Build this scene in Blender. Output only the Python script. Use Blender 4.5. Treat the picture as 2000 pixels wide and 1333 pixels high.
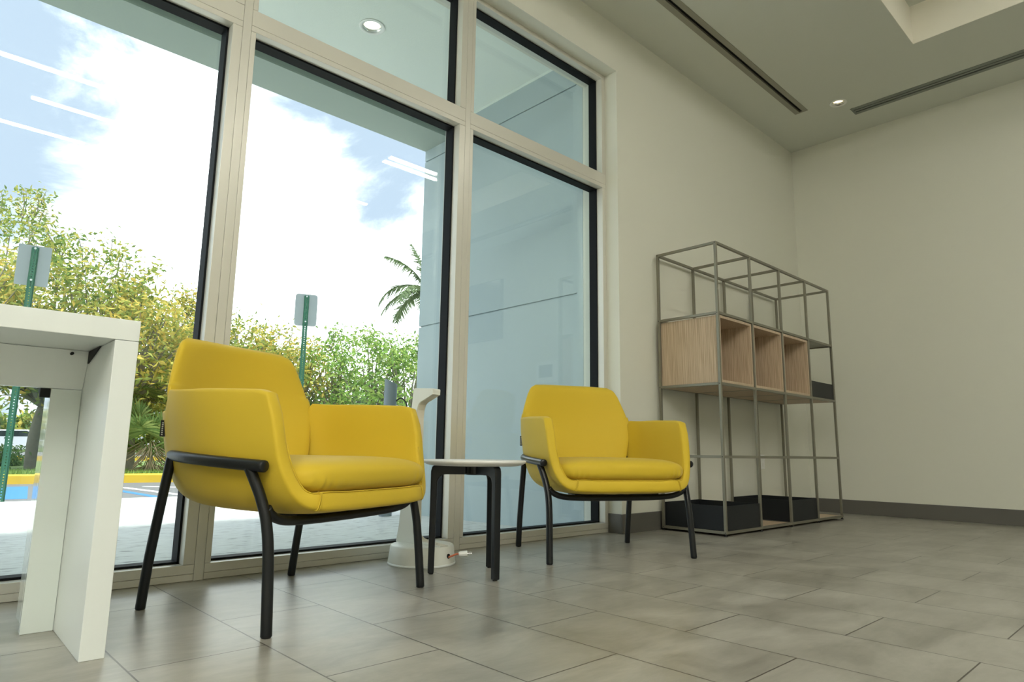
import bpy, bmesh, math, random
from math import sin, cos, pi, radians as R, sqrt, atan2
from mathutils import Vector, Matrix, noise
random.seed(7)
C = bpy.context.scene.collection
for o in list(bpy.data.objects):
    bpy.data.objects.remove(o)
scn = bpy.context.scene

# ------------------------------------------------------------------ camera
cam_d = bpy.data.cameras.new('camera'); cam = bpy.data.objects.new('camera', cam_d); C.objects.link(cam)
YAW, PITCH, ROLL, FPX = 0.81449573, 0.16632745, 0.01447009, 1283.932
fwd = Vector((cos(YAW)*cos(PITCH), sin(YAW)*cos(PITCH), sin(PITCH)))
rt = fwd.cross(Vector((0, 0, 1))).normalized(); up = rt.cross(fwd)
rt2 = cos(ROLL)*rt + sin(ROLL)*up; up2 = -sin(ROLL)*rt + cos(ROLL)*up
m = Matrix((rt2, up2, -fwd)).transposed().to_4x4(); m.translation = Vector((0, 0, .42))
cam.matrix_world = m
cam_d.sensor_width = 36; cam_d.lens = FPX/2000*36; cam_d.clip_end = 400; cam_d.clip_start = .02
scn.camera = cam

# ------------------------------------------------------------------ world: blue sky with bright clouds
w = bpy.data.worlds.new('sky'); scn.world = w; w.use_nodes = True
nt = w.node_tree; nt.nodes.clear(); N = nt.nodes.new; L = nt.links.new
wo = N('ShaderNodeOutputWorld'); bg = N('ShaderNodeBackground'); L(bg.outputs[0], wo.inputs[0])
tc = N('ShaderNodeTexCoord')
mp = N('ShaderNodeMapping'); mp.inputs['Scale'].default_value = (1, 1, 1.7); L(tc.outputs['Generated'], mp.inputs[0])
nz = N('ShaderNodeTexNoise'); nz.inputs['Scale'].default_value = 4.2; nz.inputs['Detail'].default_value = 9
nz.inputs['Roughness'].default_value = .64; nz.inputs['Distortion'].default_value = .35
L(mp.outputs[0], nz.inputs['Vector'])
acc = nz.outputs['Fac']
def mth(op, a, b=None, c=None):
    n = N('ShaderNodeMath'); n.operation = op
    for i, v in enumerate((a, b, c)):
        if v is None: continue
        if isinstance(v, (int, float)): n.inputs[i].default_value = v
        else: L(v, n.inputs[i])
    return n.outputs[0]
# openings in the cloud cover (directions in the sky) and the thickest cloud banks
for (d, amt, tight) in (((.084, .876, .475), -.24, .93), ((.06, .94, .335), -.22, .982), ((.41, .816, .40), -.17, .986), ((.49, .78, .385), -.08, .992), ((.36, .88, .31), -.10, .9955),
                        ((.20, .92, .34), .30, .955), ((.19, .88, .43), .12, .985), ((.42, .87, .25), .28, .962), ((.33, .86, .385), .14, .987)):
    v = Vector(d).normalized()
    dp = N('ShaderNodeVectorMath'); dp.operation = 'DOT_PRODUCT'; nn = N('ShaderNodeVectorMath'); nn.operation = 'NORMALIZE'
    L(tc.outputs['Generated'], nn.inputs[0]); L(nn.outputs[0], dp.inputs[0]); dp.inputs[1].default_value = v
    mr = N('ShaderNodeMapRange'); mr.interpolation_type = 'SMOOTHSTEP'
    mr.inputs['From Min'].default_value = tight; mr.inputs['From Max'].default_value = 1.0
    mr.inputs['To Min'].default_value = 0; mr.inputs['To Max'].default_value = amt
    L(dp.outputs['Value'], mr.inputs['Value'])
    acc = mth('ADD', acc, mr.outputs[0])
cr = N('ShaderNodeValToRGB'); cr.color_ramp.interpolation = 'EASE'; cr.color_ramp.elements[0].position = .40; cr.color_ramp.elements[1].position = .78
cr.color_ramp.elements[0].color = (0, 0, 0, 1); cr.color_ramp.elements[1].color = (1, 1, 1, 1); L(acc, cr.inputs[0])
mixc = N('ShaderNodeMix'); mixc.data_type = 'RGBA'; L(cr.outputs[0], mixc.inputs[0])
mixc.inputs[6].default_value = (.172, .204, .256, 1); mixc.inputs[7].default_value = (.95, .95, .95, 1)
L(mixc.outputs[2], bg.inputs[0]); bg.inputs[1].default_value = 2.7

# ------------------------------------------------------------------ sun (high, softened by thin cloud), behind the overhang
sd = bpy.data.lights.new('sun', 'SUN'); sd.energy = 4.0; sd.angle = R(7); sd.color = (1, .96, .88)
so = bpy.data.objects.new('sun', sd); C.objects.link(so)
so.rotation_euler = Vector((-.10, -.13, .98)).to_track_quat('Z', 'Y').to_euler()

vs = scn.view_settings
scn.display_settings.display_device = 'sRGB'
vs.view_transform = 'Standard'; vs.look = 'None'; vs.gamma = 1; vs.use_curve_mapping = False; vs.exposure = 0.68

# ------------------------------------------------------------------ materials
def lin(c):
    return tuple(((x/255)/12.92 if x/255 <= .04045 else ((x/255+.055)/1.055)**2.4) for x in c)
def mat(name, col, rough=.5, metal=0, spec=.5, sheen=0, coat=0, emis=None, estr=0, bump=0, bscale=200, noise_amt=0, nscale=8):
    m = bpy.data.materials.new(name); m.use_nodes = True
    t = m.node_tree; b = t.nodes['Principled BSDF']
    b.inputs['Base Color'].default_value = (*col, 1); b.inputs['Roughness'].default_value = rough
    b.inputs['Metallic'].default_value = metal; b.inputs['Specular IOR Level'].default_value = spec
    b.inputs['Sheen Weight'].default_value = sheen; b.inputs['Coat Weight'].default_value = coat
    if emis: b.inputs['Emission Color'].default_value = (*emis, 1); b.inputs['Emission Strength'].default_value = estr
    tc = t.nodes.new('ShaderNodeTexCoord')
    if noise_amt:
        n = t.nodes.new('ShaderNodeTexNoise'); n.inputs['Scale'].default_value = nscale; n.inputs['Detail'].default_value = 5
        t.links.new(tc.outputs['Object'], n.inputs['Vector'])
        r = t.nodes.new('ShaderNodeMix'); r.data_type = 'RGBA'
        r.inputs[6].default_value = (*[x*(1-noise_amt) for x in col], 1); r.inputs[7].default_value = (*[min(1, x*(1+noise_amt)) for x in col], 1)
        t.links.new(n.outputs['Fac'], r.inputs[0]); t.links.new(r.outputs[2], b.inputs['Base Color'])
    if bump:
        n2 = t.nodes.new('ShaderNodeTexNoise'); n2.inputs['Scale'].default_value = bscale; n2.inputs['Detail'].default_value = 3
        t.links.new(tc.outputs['Object'], n2.inputs['Vector'])
        bp = t.nodes.new('ShaderNodeBump'); bp.inputs['Strength'].default_value = bump; bp.inputs['Distance'].default_value = .002
        t.links.new(n2.outputs['Fac'], bp.inputs['Height']); t.links.new(bp.outputs[0], b.inputs['Normal'])
    return m
M = {}
M['wall'] = mat('painted_wall', (.70, .70, .61), .75, bump=.06, bscale=90)
M['ceiling'] = mat('painted_ceiling', (.66, .68, .61), .8)
M['tray'] = mat('tray_cream', (.80, .77, .66), .8)  # cream tone, lighter and warmer than the ceiling
M['frame'] = mat('anodised_frame', (.64, .625, .555), .30, .22, noise_amt=.02, nscale=3)
M['gasket'] = mat('black_gasket', (.004, .005, .006), .6, spec=.2)
M['base'] = mat('grey_vinyl_base', (.115, .11, .095), .55)
M['yellow'] = mat('yellow_upholstery', (.63, .445, .028), .6, spec=.28, sheen=.10, bump=.10, bscale=900)
M['black'] = mat('black_powder_coat', (.006, .0075, .009), .34, spec=.4)
M['tag'] = mat('black_tag', (.008, .008, .008), .7)
M['tagw'] = mat('tag_thread', (.55, .55, .52), .8)
M['white'] = mat('white_laminate', (.78, .82, .79), .32)
M['gloss_white'] = mat('gloss_white_edge', (.70, .76, .72), .06, coat=.6)
M['topwhite'] = mat('table_white', (.78, .78, .75), .45)
M['stand'] = mat('stand_white', (.74, .76, .70), .4)
M['standedge'] = mat('stand_cream', (.70, .66, .54), .45)
M['dark'] = mat('dark_hole', (.01, .01, .01), .8)
M['shelfmetal'] = mat('taupe_metal', (.23, .22, .17), .36, .5)
M['tray_metal'] = mat('black_metal_tray', (.010, .012, .014), .45, spec=.35)
M['alu'] = mat('diffuser_aluminium', (.32, .31, .25), .45, .4)
M['alug'] = mat('diffuser_grey', (.24, .26, .23), .45, .3)
M['copper'] = mat('orange_cable', (.55, .16, .08), .5)
M['plugmetal'] = mat('plug_prong', (.6, .6, .58), .25, .9)
M['screen'] = mat('screen_glass', (.01, .012, .016), .12)
M['plastic'] = mat('white_plastic', (.82, .83, .80), .4)
M['light'] = mat('lamp_diffuser', (.9, .9, .85), .5, emis=(1, .97, .88), estr=33)
M['dlight'] = mat('downlight_lens', (.9, .85, .7), .5, emis=(1, .78, .45), estr=5)
M['dlight2'] = mat('soffit_light_lens', (.9, .9, .8), .5, emis=(1, .96, .80), estr=7)
M['reflector'] = mat('downlight_reflector', (.8, .8, .76), .18, .9)
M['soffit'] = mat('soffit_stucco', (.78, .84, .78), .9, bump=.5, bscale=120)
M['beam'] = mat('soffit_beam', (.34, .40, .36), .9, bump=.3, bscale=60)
M['wing'] = mat('exterior_stucco', (.44, .52, .54), .75, bump=.25, bscale=40, noise_amt=.05, nscale=2)
M['asphalt'] = mat('asphalt', (.16, .16, .165), .9, bump=.8, bscale=60, noise_amt=.25, nscale=30)
M['paintw'] = mat('road_paint_white', (.75, .77, .78), .8)
M['paintb'] = mat('road_paint_blue', (.045, .20, .46), .8)
M['curb'] = mat('yellow_curb_paint', (.86, .56, .05), .7, noise_amt=.12, nscale=6)
M['grass'] = mat('grass_ground', (.12, .19, .04), .9, noise_amt=.4, nscale=20)
M['blade'] = mat('grass_blade', (.22, .34, .07), .7)
M['green_post'] = mat('green_post', (.03, .14, .085), .45, .2)
M['signback'] = mat('sign_aluminium', (.27, .31, .315), .5, .05)
M['bolt'] = mat('bolt_steel', (.8, .82, .82), .3, .6)
M['bollard'] = mat('bollard_grey', (.20, .24, .27), .5, .2)
M['bark'] = mat('bark', (.26, .23, .18), .9, bump=.8, bscale=30, noise_amt=.3, nscale=12)
M['deadfrond'] = mat('dry_fronds', (.30, .23, .14), .9)
M['carw'] = mat('car_white', (.8, .82, .84), .25, coat=.5)
M['carglass'] = mat('car_glass', (.02, .03, .035), .08)
M['tyre'] = mat('tyre', (.02, .02, .02), .8)
M['foliage_far'] = mat('far_hedge', (.10, .17, .05), .9, noise_amt=.5, nscale=6)

def leafmat(name, cols):
    m = bpy.data.materials.new(name); m.use_nodes = True; t = m.node_tree; t.nodes.clear()
    o = t.nodes.new('ShaderNodeOutputMaterial'); g = t.nodes.new('ShaderNodeNewGeometry')
    r = t.nodes.new('ShaderNodeValToRGB'); e = r.color_ramp.elements
    while len(e) < len(cols): e.new(.5)
    for i, c in enumerate(cols): e[i].position = i/(len(cols)-1); e[i].color = (*c, 1)
    t.links.new(g.outputs['Random Per Island'], r.inputs[0])
    d = t.nodes.new('ShaderNodeBsdfDiffuse'); tr = t.nodes.new('ShaderNodeBsdfTranslucent'); mx = t.nodes.new('ShaderNodeMixShader')
    mx.inputs[0].default_value = .38
    t.links.new(r.outputs[0], d.inputs[0]); t.links.new(r.outputs[0], tr.inputs[0])
    t.links.new(d.outputs[0], mx.inputs[1]); t.links.new(tr.outputs[0], mx.inputs[2]); t.links.new(mx.outputs[0], o.inputs[0])
    return m
M['leaf_y'] = leafmat('leaf_yellow_green', [(.22, .30, .08), (.42, .46, .12), (.66, .56, .14), (.80, .58, .14)])
M['leaf_m'] = leafmat('leaf_mid_green', [(.14, .23, .07), (.28, .38, .10), (.46, .48, .12), (.68, .56, .14)])
M['leaf_g'] = leafmat('leaf_green', [(.13, .25, .06), (.24, .42, .10), (.38, .54, .14), (.50, .58, .18)])
M['leaf_p'] = leafmat('palm_frond', [(.13, .19, .10), (.20, .27, .14), (.28, .34, .19)])
M['leaf_fan'] = leafmat('fan_palm_leaf', [(.10, .18, .06), (.18, .29, .10), (.32, .38, .14)])
M['leaf_d'] = leafmat('shrub_leaf', [(0.065, 0.130, 0.052), (0.117, 0.208, 0.065), (0.182, 0.286, 0.091)])

def glassmat():
    m = bpy.data.materials.new('window_glass'); m.use_nodes = True; t = m.node_tree; t.nodes.clear()
    o = t.nodes.new('ShaderNodeOutputMaterial'); f = t.nodes.new('ShaderNodeFresnel')
    ge = t.nodes.new('ShaderNodeNewGeometry'); ir = t.nodes.new('ShaderNodeMapRange'); ir.inputs['To Min'].default_value = 1.52; ir.inputs['To Max'].default_value = 1/1.52
    t.links.new(ge.outputs['Backfacing'], ir.inputs['Value']); t.links.new(ir.outputs[0], f.inputs[0])   # same reflectance on both faces of the pane
    tr = t.nodes.new('ShaderNodeBsdfTransparent'); tr.inputs[0].default_value = (.93, .975, .965, 1)
    gl = t.nodes.new('ShaderNodeBsdfGlossy'); gl.inputs['Roughness'].default_value = .0; gl.inputs[0].default_value = (.92, 1, 1, 1)
    mx = t.nodes.new('ShaderNodeMixShader'); t.links.new(f.outputs[0], mx.inputs[0]); t.links.new(tr.outputs[0], mx.inputs[1])
    t.links.new(gl.outputs[0], mx.inputs[2]); t.links.new(mx.outputs[0], o.inputs[0])
    return m
M['glass'] = glassmat()

def floormat():
    m = bpy.data.materials.new('floor_tile'); m.use_nodes = True; t = m.node_tree; b = t.nodes['Principled BSDF']
    Nn = t.nodes.new; K = t.links.new
    tc = Nn('ShaderNodeTexCoord'); sx = Nn('ShaderNodeSeparateXYZ'); cb = Nn('ShaderNodeCombineXYZ'); K(tc.outputs['Object'], sx.inputs[0])
    ax = Nn('ShaderNodeMath'); ax.inputs[1].default_value = -.655+.2655*40; K(sx.outputs['X'], ax.inputs[0])
    ay = Nn('ShaderNodeMath'); ay.inputs[1].default_value = -1.455+.535*20; K(sx.outputs['Y'], ay.inputs[0])
    K(ay.outputs[0], cb.inputs['X']); K(ax.outputs[0], cb.inputs['Y'])
    br = Nn('ShaderNodeTexBrick'); K(cb.outputs[0], br.inputs['Vector'])
    br.inputs['Scale'].default_value = 1; br.inputs['Brick Width'].default_value = .535; br.inputs['Row Height'].default_value = .2655
    br.inputs['Mortar Size'].default_value = .0019; br.inputs['Mortar Smooth'].default_value = .2; br.offset = .5; br.offset_frequency = 2
    br.inputs['Color1'].default_value = (0, 0, 0, 1); br.inputs['Color2'].default_value = (1, 1, 1, 1)
    br.inputs['Mortar'].default_value = (.5, .5, .5, 1)
    # streaky blotches along x
    mp = Nn('ShaderNodeMapping'); mp.inputs['Scale'].default_value = (3.0, 5.5, 1); K(tc.outputs['Object'], mp.inputs[0])
    n1 = Nn('ShaderNodeTexNoise'); n1.inputs['Scale'].default_value = 1.2; n1.inputs['Detail'].default_value = 9; n1.inputs['Roughness'].default_value = .62; n1.inputs['Distortion'].default_value = .6
    K(mp.outputs[0], n1.inputs['Vector'])
    mp2 = Nn('ShaderNodeMapping'); mp2.inputs['Scale'].default_value = (3, 15, 1); K(tc.outputs['Object'], mp2.inputs[0])
    n2 = Nn('ShaderNodeTexNoise'); n2.inputs['Scale'].default_value = 2.5; n2.inputs['Detail'].default_value = 8; n2.inputs['Roughness'].default_value = .7
    K(mp2.outputs[0], n2.inputs['Vector'])
    a = Nn('ShaderNodeMath'); a.operation = 'MULTIPLY_ADD'; a.inputs[1].default_value = .22; K(n2.outputs['Fac'], a.inputs[0])
    a2 = Nn('ShaderNodeMath'); a2.operation = 'MULTIPLY'; a2.inputs[1].default_value = .78; K(n1.outputs['Fac'], a2.inputs[0]); K(a2.outputs[0], a.inputs[2])
    a3 = Nn('ShaderNodeMath'); a3.operation = 'MULTIPLY_ADD'; a3.inputs[1].default_value = .05; K(br.outputs['Color'], a3.inputs[0]); K(a.outputs[0], a3.inputs[2])
    cr = Nn('ShaderNodeValToRGB'); cr.color_ramp.elements[0].position = .36; cr.color_ramp.elements[1].position = .68
    cr.color_ramp.elements[0].color = (.200, .189, .155, 1); cr.color_ramp.elements[1].color = (.40, .386, .335, 1)
    K(a3.outputs[0], cr.inputs[0])
    mx = Nn('ShaderNodeMix'); mx.data_type = 'RGBA'; K(br.outputs['Fac'], mx.inputs[0]); K(cr.outputs[0], mx.inputs[6]); mx.inputs[7].default_value = (.07, .06, .045, 1)
    K(mx.outputs[2], b.inputs['Base Color'])
    rr = Nn('ShaderNodeMapRange'); b.inputs['Specular IOR Level'].default_value = .8; rr.inputs['To Min'].default_value = .26; rr.inputs['To Max'].default_value = .40; K(n1.outputs['Fac'], rr.inputs['Value']); K(rr.outputs[0], b.inputs['Roughness'])
    bp = Nn('ShaderNodeBump'); bp.invert = True; bp.inputs['Strength'].default_value = .5; bp.inputs['Distance'].default_value = .001
    K(br.outputs['Fac'], bp.inputs['Height']); K(bp.outputs[0], b.inputs['Normal'])
    return m
M['floor'] = floormat()

def woodmat(name, c1, c2):
    m = bpy.data.materials.new(name); m.use_nodes = True; t = m.node_tree; b = t.nodes['Principled BSDF']
    tc = t.nodes.new('ShaderNodeTexCoord'); mp = t.nodes.new('ShaderNodeMapping'); mp.inputs['Scale'].default_value = (110, 110, 1.6)
    t.links.new(tc.outputs['Object'], mp.inputs[0])
    n = t.nodes.new('ShaderNodeTexNoise'); n.inputs['Scale'].default_value = 3; n.inputs['Detail'].default_value = 6; n.inputs['Distortion'].default_value = .25
    t.links.new(mp.outputs[0], n.inputs['Vector'])
    cr = t.nodes.new('ShaderNodeValToRGB'); cr.color_ramp.elements[0].position = .35; cr.color_ramp.elements[1].position = .62
    cr.color_ramp.elements[0].color = (*c1, 1); cr.color_ramp.elements[1].color = (*c2, 1)
    t.links.new(n.outputs['Fac'], cr.inputs[0]); t.links.new(cr.outputs[0], b.inputs['Base Color']); b.inputs['Roughness'].default_value = .5
    return m
M['wood'] = woodmat('oak_veneer', (.37, .27, .17), (.62, .485, .345))
M['woodedge'] = mat('oak_edge', (.50, .37, .235), .5)

def pavemat():
    m = bpy.data.materials.new('brushed_pavement'); m.use_nodes = True; t = m.node_tree; b = t.nodes['Principled BSDF']
    tc = t.nodes.new('ShaderNodeTexCoord'); mp = t.nodes.new('ShaderNodeMapping'); mp.inputs['Scale'].default_value = (3.5, 7, 1)
    t.links.new(tc.outputs['Object'], mp.inputs[0])
    n = t.nodes.new('ShaderNodeTexNoise'); n.inputs['Scale'].default_value = 3.2; n.inputs['Detail'].default_value = 8; n.inputs['Roughness'].default_value = .65
    t.links.new(mp.outputs[0], n.inputs['Vector'])
    cr = t.nodes.new('ShaderNodeValToRGB'); e = cr.color_ramp.elements; e[0].position = .30; e[0].color = (.22, .22, .22, 1); e[1].position = .43; e[1].color = (.60, .60, .58, 1)
    x = e.new(.7); x.color = (.70, .70, .68, 1)
    t.links.new(n.outputs['Fac'], cr.inputs[0]); t.links.new(cr.outputs[0], b.inputs['Base Color']); b.inputs['Roughness'].default_value = .85
    return m
M['pave'] = pavemat()

# ------------------------------------------------------------------ helpers
def obj(name, bm, mt, parent=None, smooth=False, bevel=0, seg=2, kind=None, label=None, angle=35):
    me = bpy.data.meshes.new(name); bmesh.ops.recalc_face_normals(bm, faces=bm.faces[:]) if smooth != 'raw' else None
    bm.to_mesh(me); bm.free()
    for mm in (mt if isinstance(mt, (list, tuple)) else [mt]): me.materials.append(M[mm])
    o = bpy.data.objects.new(name, me); C.objects.link(o)
    if parent: o.parent = parent
    if smooth:
        for p in me.polygons: p.use_smooth = True
    if bevel:
        b = o.modifiers.new('bevel', 'BEVEL'); b.width = bevel; b.segments = seg; b.limit_method = 'ANGLE'; b.angle_limit = R(angle)
        b.harden_normals = False
    if kind: o['kind'] = kind
    if label: o['label'] = label
    return o
def tag(o, label, cat, group=None, kind=None):
    o['label'] = label; o['category'] = cat
    if group: o['group'] = group
    if kind: o['kind'] = kind
    return o
def thing(name, loc, rz=0, label=None, cat=None, group=None, kind=None):
    o = bpy.data.objects.new(name, None); C.objects.link(o); o.location = loc; o.rotation_euler = (0, 0, rz); o.empty_display_size = .1
    if label: o['label'] = label
    if cat: o['category'] = cat
    if group: o['group'] = group
    if kind: o['kind'] = kind
    return o
def box(bm, x0, x1, y0, y1, z0, z1, mi=0):
    v = [bm.verts.new(p) for p in ((x0, y0, z0), (x1, y0, z0), (x1, y1, z0), (x0, y1, z0), (x0, y0, z1), (x1, y0, z1), (x1, y1, z1), (x0, y1, z1))]
    for f in ((0, 3, 2, 1), (4, 5, 6, 7), (0, 1, 5, 4), (1, 2, 6, 5), (2, 3, 7, 6), (3, 0, 4, 7)):
        fc = bm.faces.new([v[i] for i in f]); fc.material_index = mi
def boxes(*bs):
    bm = bmesh.new()
    for b in bs: box(bm, *b)
    return bm
def slab(bm, xs, ys, z0, z1, skip):
    """one closed slab with rectangular openings: grid cells listed in skip are open"""
    nx, ny = len(xs)-1, len(ys)-1
    vt = {}
    def V(i, j, k):
        if (i, j, k) not in vt: vt[i, j, k] = bm.verts.new((xs[i], ys[j], (z0, z1)[k]))
        return vt[i, j, k]
    solid = lambda i, j: 0 <= i < nx and 0 <= j < ny and (i, j) not in skip
    for i in range(nx):
        for j in range(ny):
            if not solid(i, j): continue
            bm.faces.new((V(i, j, 0), V(i, j+1, 0), V(i+1, j+1, 0), V(i+1, j, 0)))
            bm.faces.new((V(i, j, 1), V(i+1, j, 1), V(i+1, j+1, 1), V(i, j+1, 1)))
            for (di, dj, a, b) in ((-1, 0, (i, j), (i, j+1)), (1, 0, (i+1, j), (i+1, j+1)), (0, -1, (i, j), (i+1, j)), (0, 1, (i, j+1), (i+1, j+1))):
                if not solid(i+di, j+dj):
                    bm.faces.new((V(*a, 0), V(*b, 0), V(*b, 1), V(*a, 1)))
def catmull(pts, n=8):
    P = [Vector(p) for p in pts]; out = []
    for i in range(len(P)-1):
        p0 = P[max(i-1, 0)]; p1 = P[i]; p2 = P[i+1]; p3 = P[min(i+2, len(P)-1)]
        for k in range(n):
            t = k/n
            out.append(.5*((2*p1)+(-p0+p2)*t+(2*p0-5*p1+4*p2-p3)*t*t+(-p0+3*p1-3*p2+p3)*t**3))
    out.append(P[-1]); return out
def tube(bm, pts, r, n=14, chamf=.0, mi=0):
    P = [Vector(p) for p in pts]
    rs = r if isinstance(r, (list, tuple)) else [r]*len(P)
    T = [(P[min(i+1, len(P)-1)]-P[max(i-1, 0)]).normalized() for i in range(len(P))]
    a = Vector((0, 0, 1)) if abs(T[0].z) < .9 else Vector((1, 0, 0))
    u = (a-T[0]*a.dot(T[0])).normalized(); rings = []
    def ring(c, t, u, rr):
        v = t.cross(u); return [bm.verts.new(c+(u*cos(2*pi*k/n)+v*sin(2*pi*k/n))*rr) for k in range(n)]
    if chamf: rings.append(ring(P[0]-T[0]*0, T[0], u, rs[0]-chamf)); P[0] = P[0]+T[0]*chamf
    for i, p in enumerate(P):
        u = (u-T[i]*u.dot(T[i])).normalized()
        if chamf and i == len(P)-1:
            rings.append(ring(p-T[i]*chamf, T[i], u, rs[i])); rings.append(ring(p, T[i], u, rs[i]-chamf))
        else: rings.append(ring(p, T[i], u, rs[i]))
    for a, b in zip(rings, rings[1:]):
        for k in range(n): bm.faces.new((a[k], a[(k+1) % n], b[(k+1) % n], b[k])).material_index = mi
    bm.faces.new(rings[0][::-1]).material_index = mi; bm.faces.new(rings[-1]).material_index = mi
def lathe(bm, prof, n=48, c=(0, 0, 0), mi=0, closed=False):
    rings = []
    for (r, z) in prof:
        if r < 1e-5: rings.append([bm.verts.new((c[0], c[1], c[2]+z))])
        else: rings.append([bm.verts.new((c[0]+r*cos(2*pi*k/n), c[1]+r*sin(2*pi*k/n), c[2]+z)) for k in range(n)])
    if closed: rings.append(rings[0])
    for a, b in zip(rings, rings[1:]):
        for k in range(n):
            k2 = (k+1) % n
            if len(a) == 1 and len(b) == 1: continue
            if len(a) == 1: f = bm.faces.new((a[0], b[k2], b[k]))
            elif len(b) == 1: f = bm.faces.new((a[k], a[k2], b[0]))
            else: f = bm.faces.new((a[k], a[k2], b[k2], b[k]))
            f.material_index = mi
def prism(bm, poly, h0, h1, fn=lambda a, b, h: (a, b, h), mi=0):
    """extrude a 2-D polygon; fn maps (a, b, h) to a point"""
    A = [bm.verts.new(fn(a, b, h0)) for a, b in poly]; B = [bm.verts.new(fn(a, b, h1)) for a, b in poly]
    bm.faces.new(A[::-1]).material_index = mi; bm.faces.new(B).material_index = mi
    for i in range(len(A)):
        j = (i+1) % len(A); bm.faces.new((A[i], A[j], B[j], B[i])).material_index = mi
def interp(tab, x):
    for (a, va), (b, vb) in zip(tab, tab[1:]):
        if x <= b:
            t = (x-a)/(b-a); return va+(vb-va)*t
    return tab[-1][1]
def sinterp(tab, x):
    """monotone-ish smooth (Catmull) interpolation of a table"""
    n = len(tab)
    for i in range(n-1):
        if x <= tab[i+1][0] or i == n-2:
            x0, y0 = tab[i]; x1, y1 = tab[i+1]; h = x1-x0; t = min(1, max(0, (x-x0)/h))
            def sl(k):
                if k == 0: return (tab[1][1]-tab[0][1])/(tab[1][0]-tab[0][0])
                if k == n-1: return (tab[-1][1]-tab[-2][1])/(tab[-1][0]-tab[-2][0])
                return (tab[k+1][1]-tab[k-1][1])/(tab[k+1][0]-tab[k-1][0])
            m0, m1 = sl(i)*h, sl(i+1)*h
            return (2*t**3-3*t*t+1)*y0+(t**3-2*t*t+t)*m0+(-2*t**3+3*t*t)*y1+(t**3-t*t)*m1
def copy_tree(o, parent=None):
    c = o.copy(); C.objects.link(c); c.parent = parent
    for ch in list(o.children): copy_tree(ch, c)
    return c

# ================================================================== THE ROOM
YW, YF, ZC, XR = 2.19, 2.276, 2.945, 5.28
XL, YB = -5.0, -5.2
obj('floor', boxes((XL, XR+.2, YB, 2.43, -.12, 0)), 'floor', kind='structure')
obj('wall_window_side', boxes((2.882, XR+.2, YW, 2.45, 0, 3.3), (XL, 2.882, YW, 2.45, 2.65, 3.3)), 'wall', kind='structure')
obj('wall_right', boxes((XR, XR+.2, YB, YW, 0, 3.3)), 'wall', kind='structure')
obj('wall_left', boxes((XL-.2, XL, YB, 2.45, 0, 3.3)), 'wall', kind='structure')
obj('wall_rear', boxes((XL, XR, YB-.2, YB, 0, 3.3)), 'wall', kind='structure')
TX0, TY0 = -4.0, -4.2
bm = bmesh.new()
slab(bm, [XL, TX0, -3.0, 4.333, 4.672, 4.683, 4.765, 4.874, 4.986, XR], [YB, TY0, -3.5, 1.011, 1.559, 1.574, 1.641, 1.795, 1.889, YW], ZC, 3.3,
     {(i, j) for i in (1, 2) for j in (1, 2)} | {(2, 7), (3, 7), (5, 4), (5, 5), (7, 2), (7, 3), (7, 4)})
obj('ceiling', bm, 'ceiling', kind='structure')
obj('ceiling', boxes((TX0, 4.333, TY0, 1.011, 3.2, 3.3)), 'ceiling', kind='structure')
bm = boxes((4.331, 4.335, TY0, 1.009, ZC+.001, 3.2), (TX0, 4.335, 1.009, 1.013, ZC+.001, 3.2), (TX0-.002, TX0+.002, TY0, 1.009, ZC+.001, 3.2), (TX0, 4.331, TY0-.002, TY0+.002, ZC+.001, 3.2))
obj('trim_1', bm, 'tray', kind='structure')
obj('roof_light_block', boxes((XL-.2, XR+.2, YB-.2, 4.2, 3.302, 3.5)), 'ceiling', kind='structure')  # unseen slab over the building, added to block light from above
obj('baseboard_window_side', boxes((2.874, XR-.008, YW-.008, YW, 0, .1), (2.874, 2.882, YW, YF, 0, .1)), 'base', kind='structure', bevel=.002)
obj('baseboard_right', boxes((XR-.008, XR, YB, YW-.008, 0, .1)), 'base', kind='structure', bevel=.002)

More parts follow.
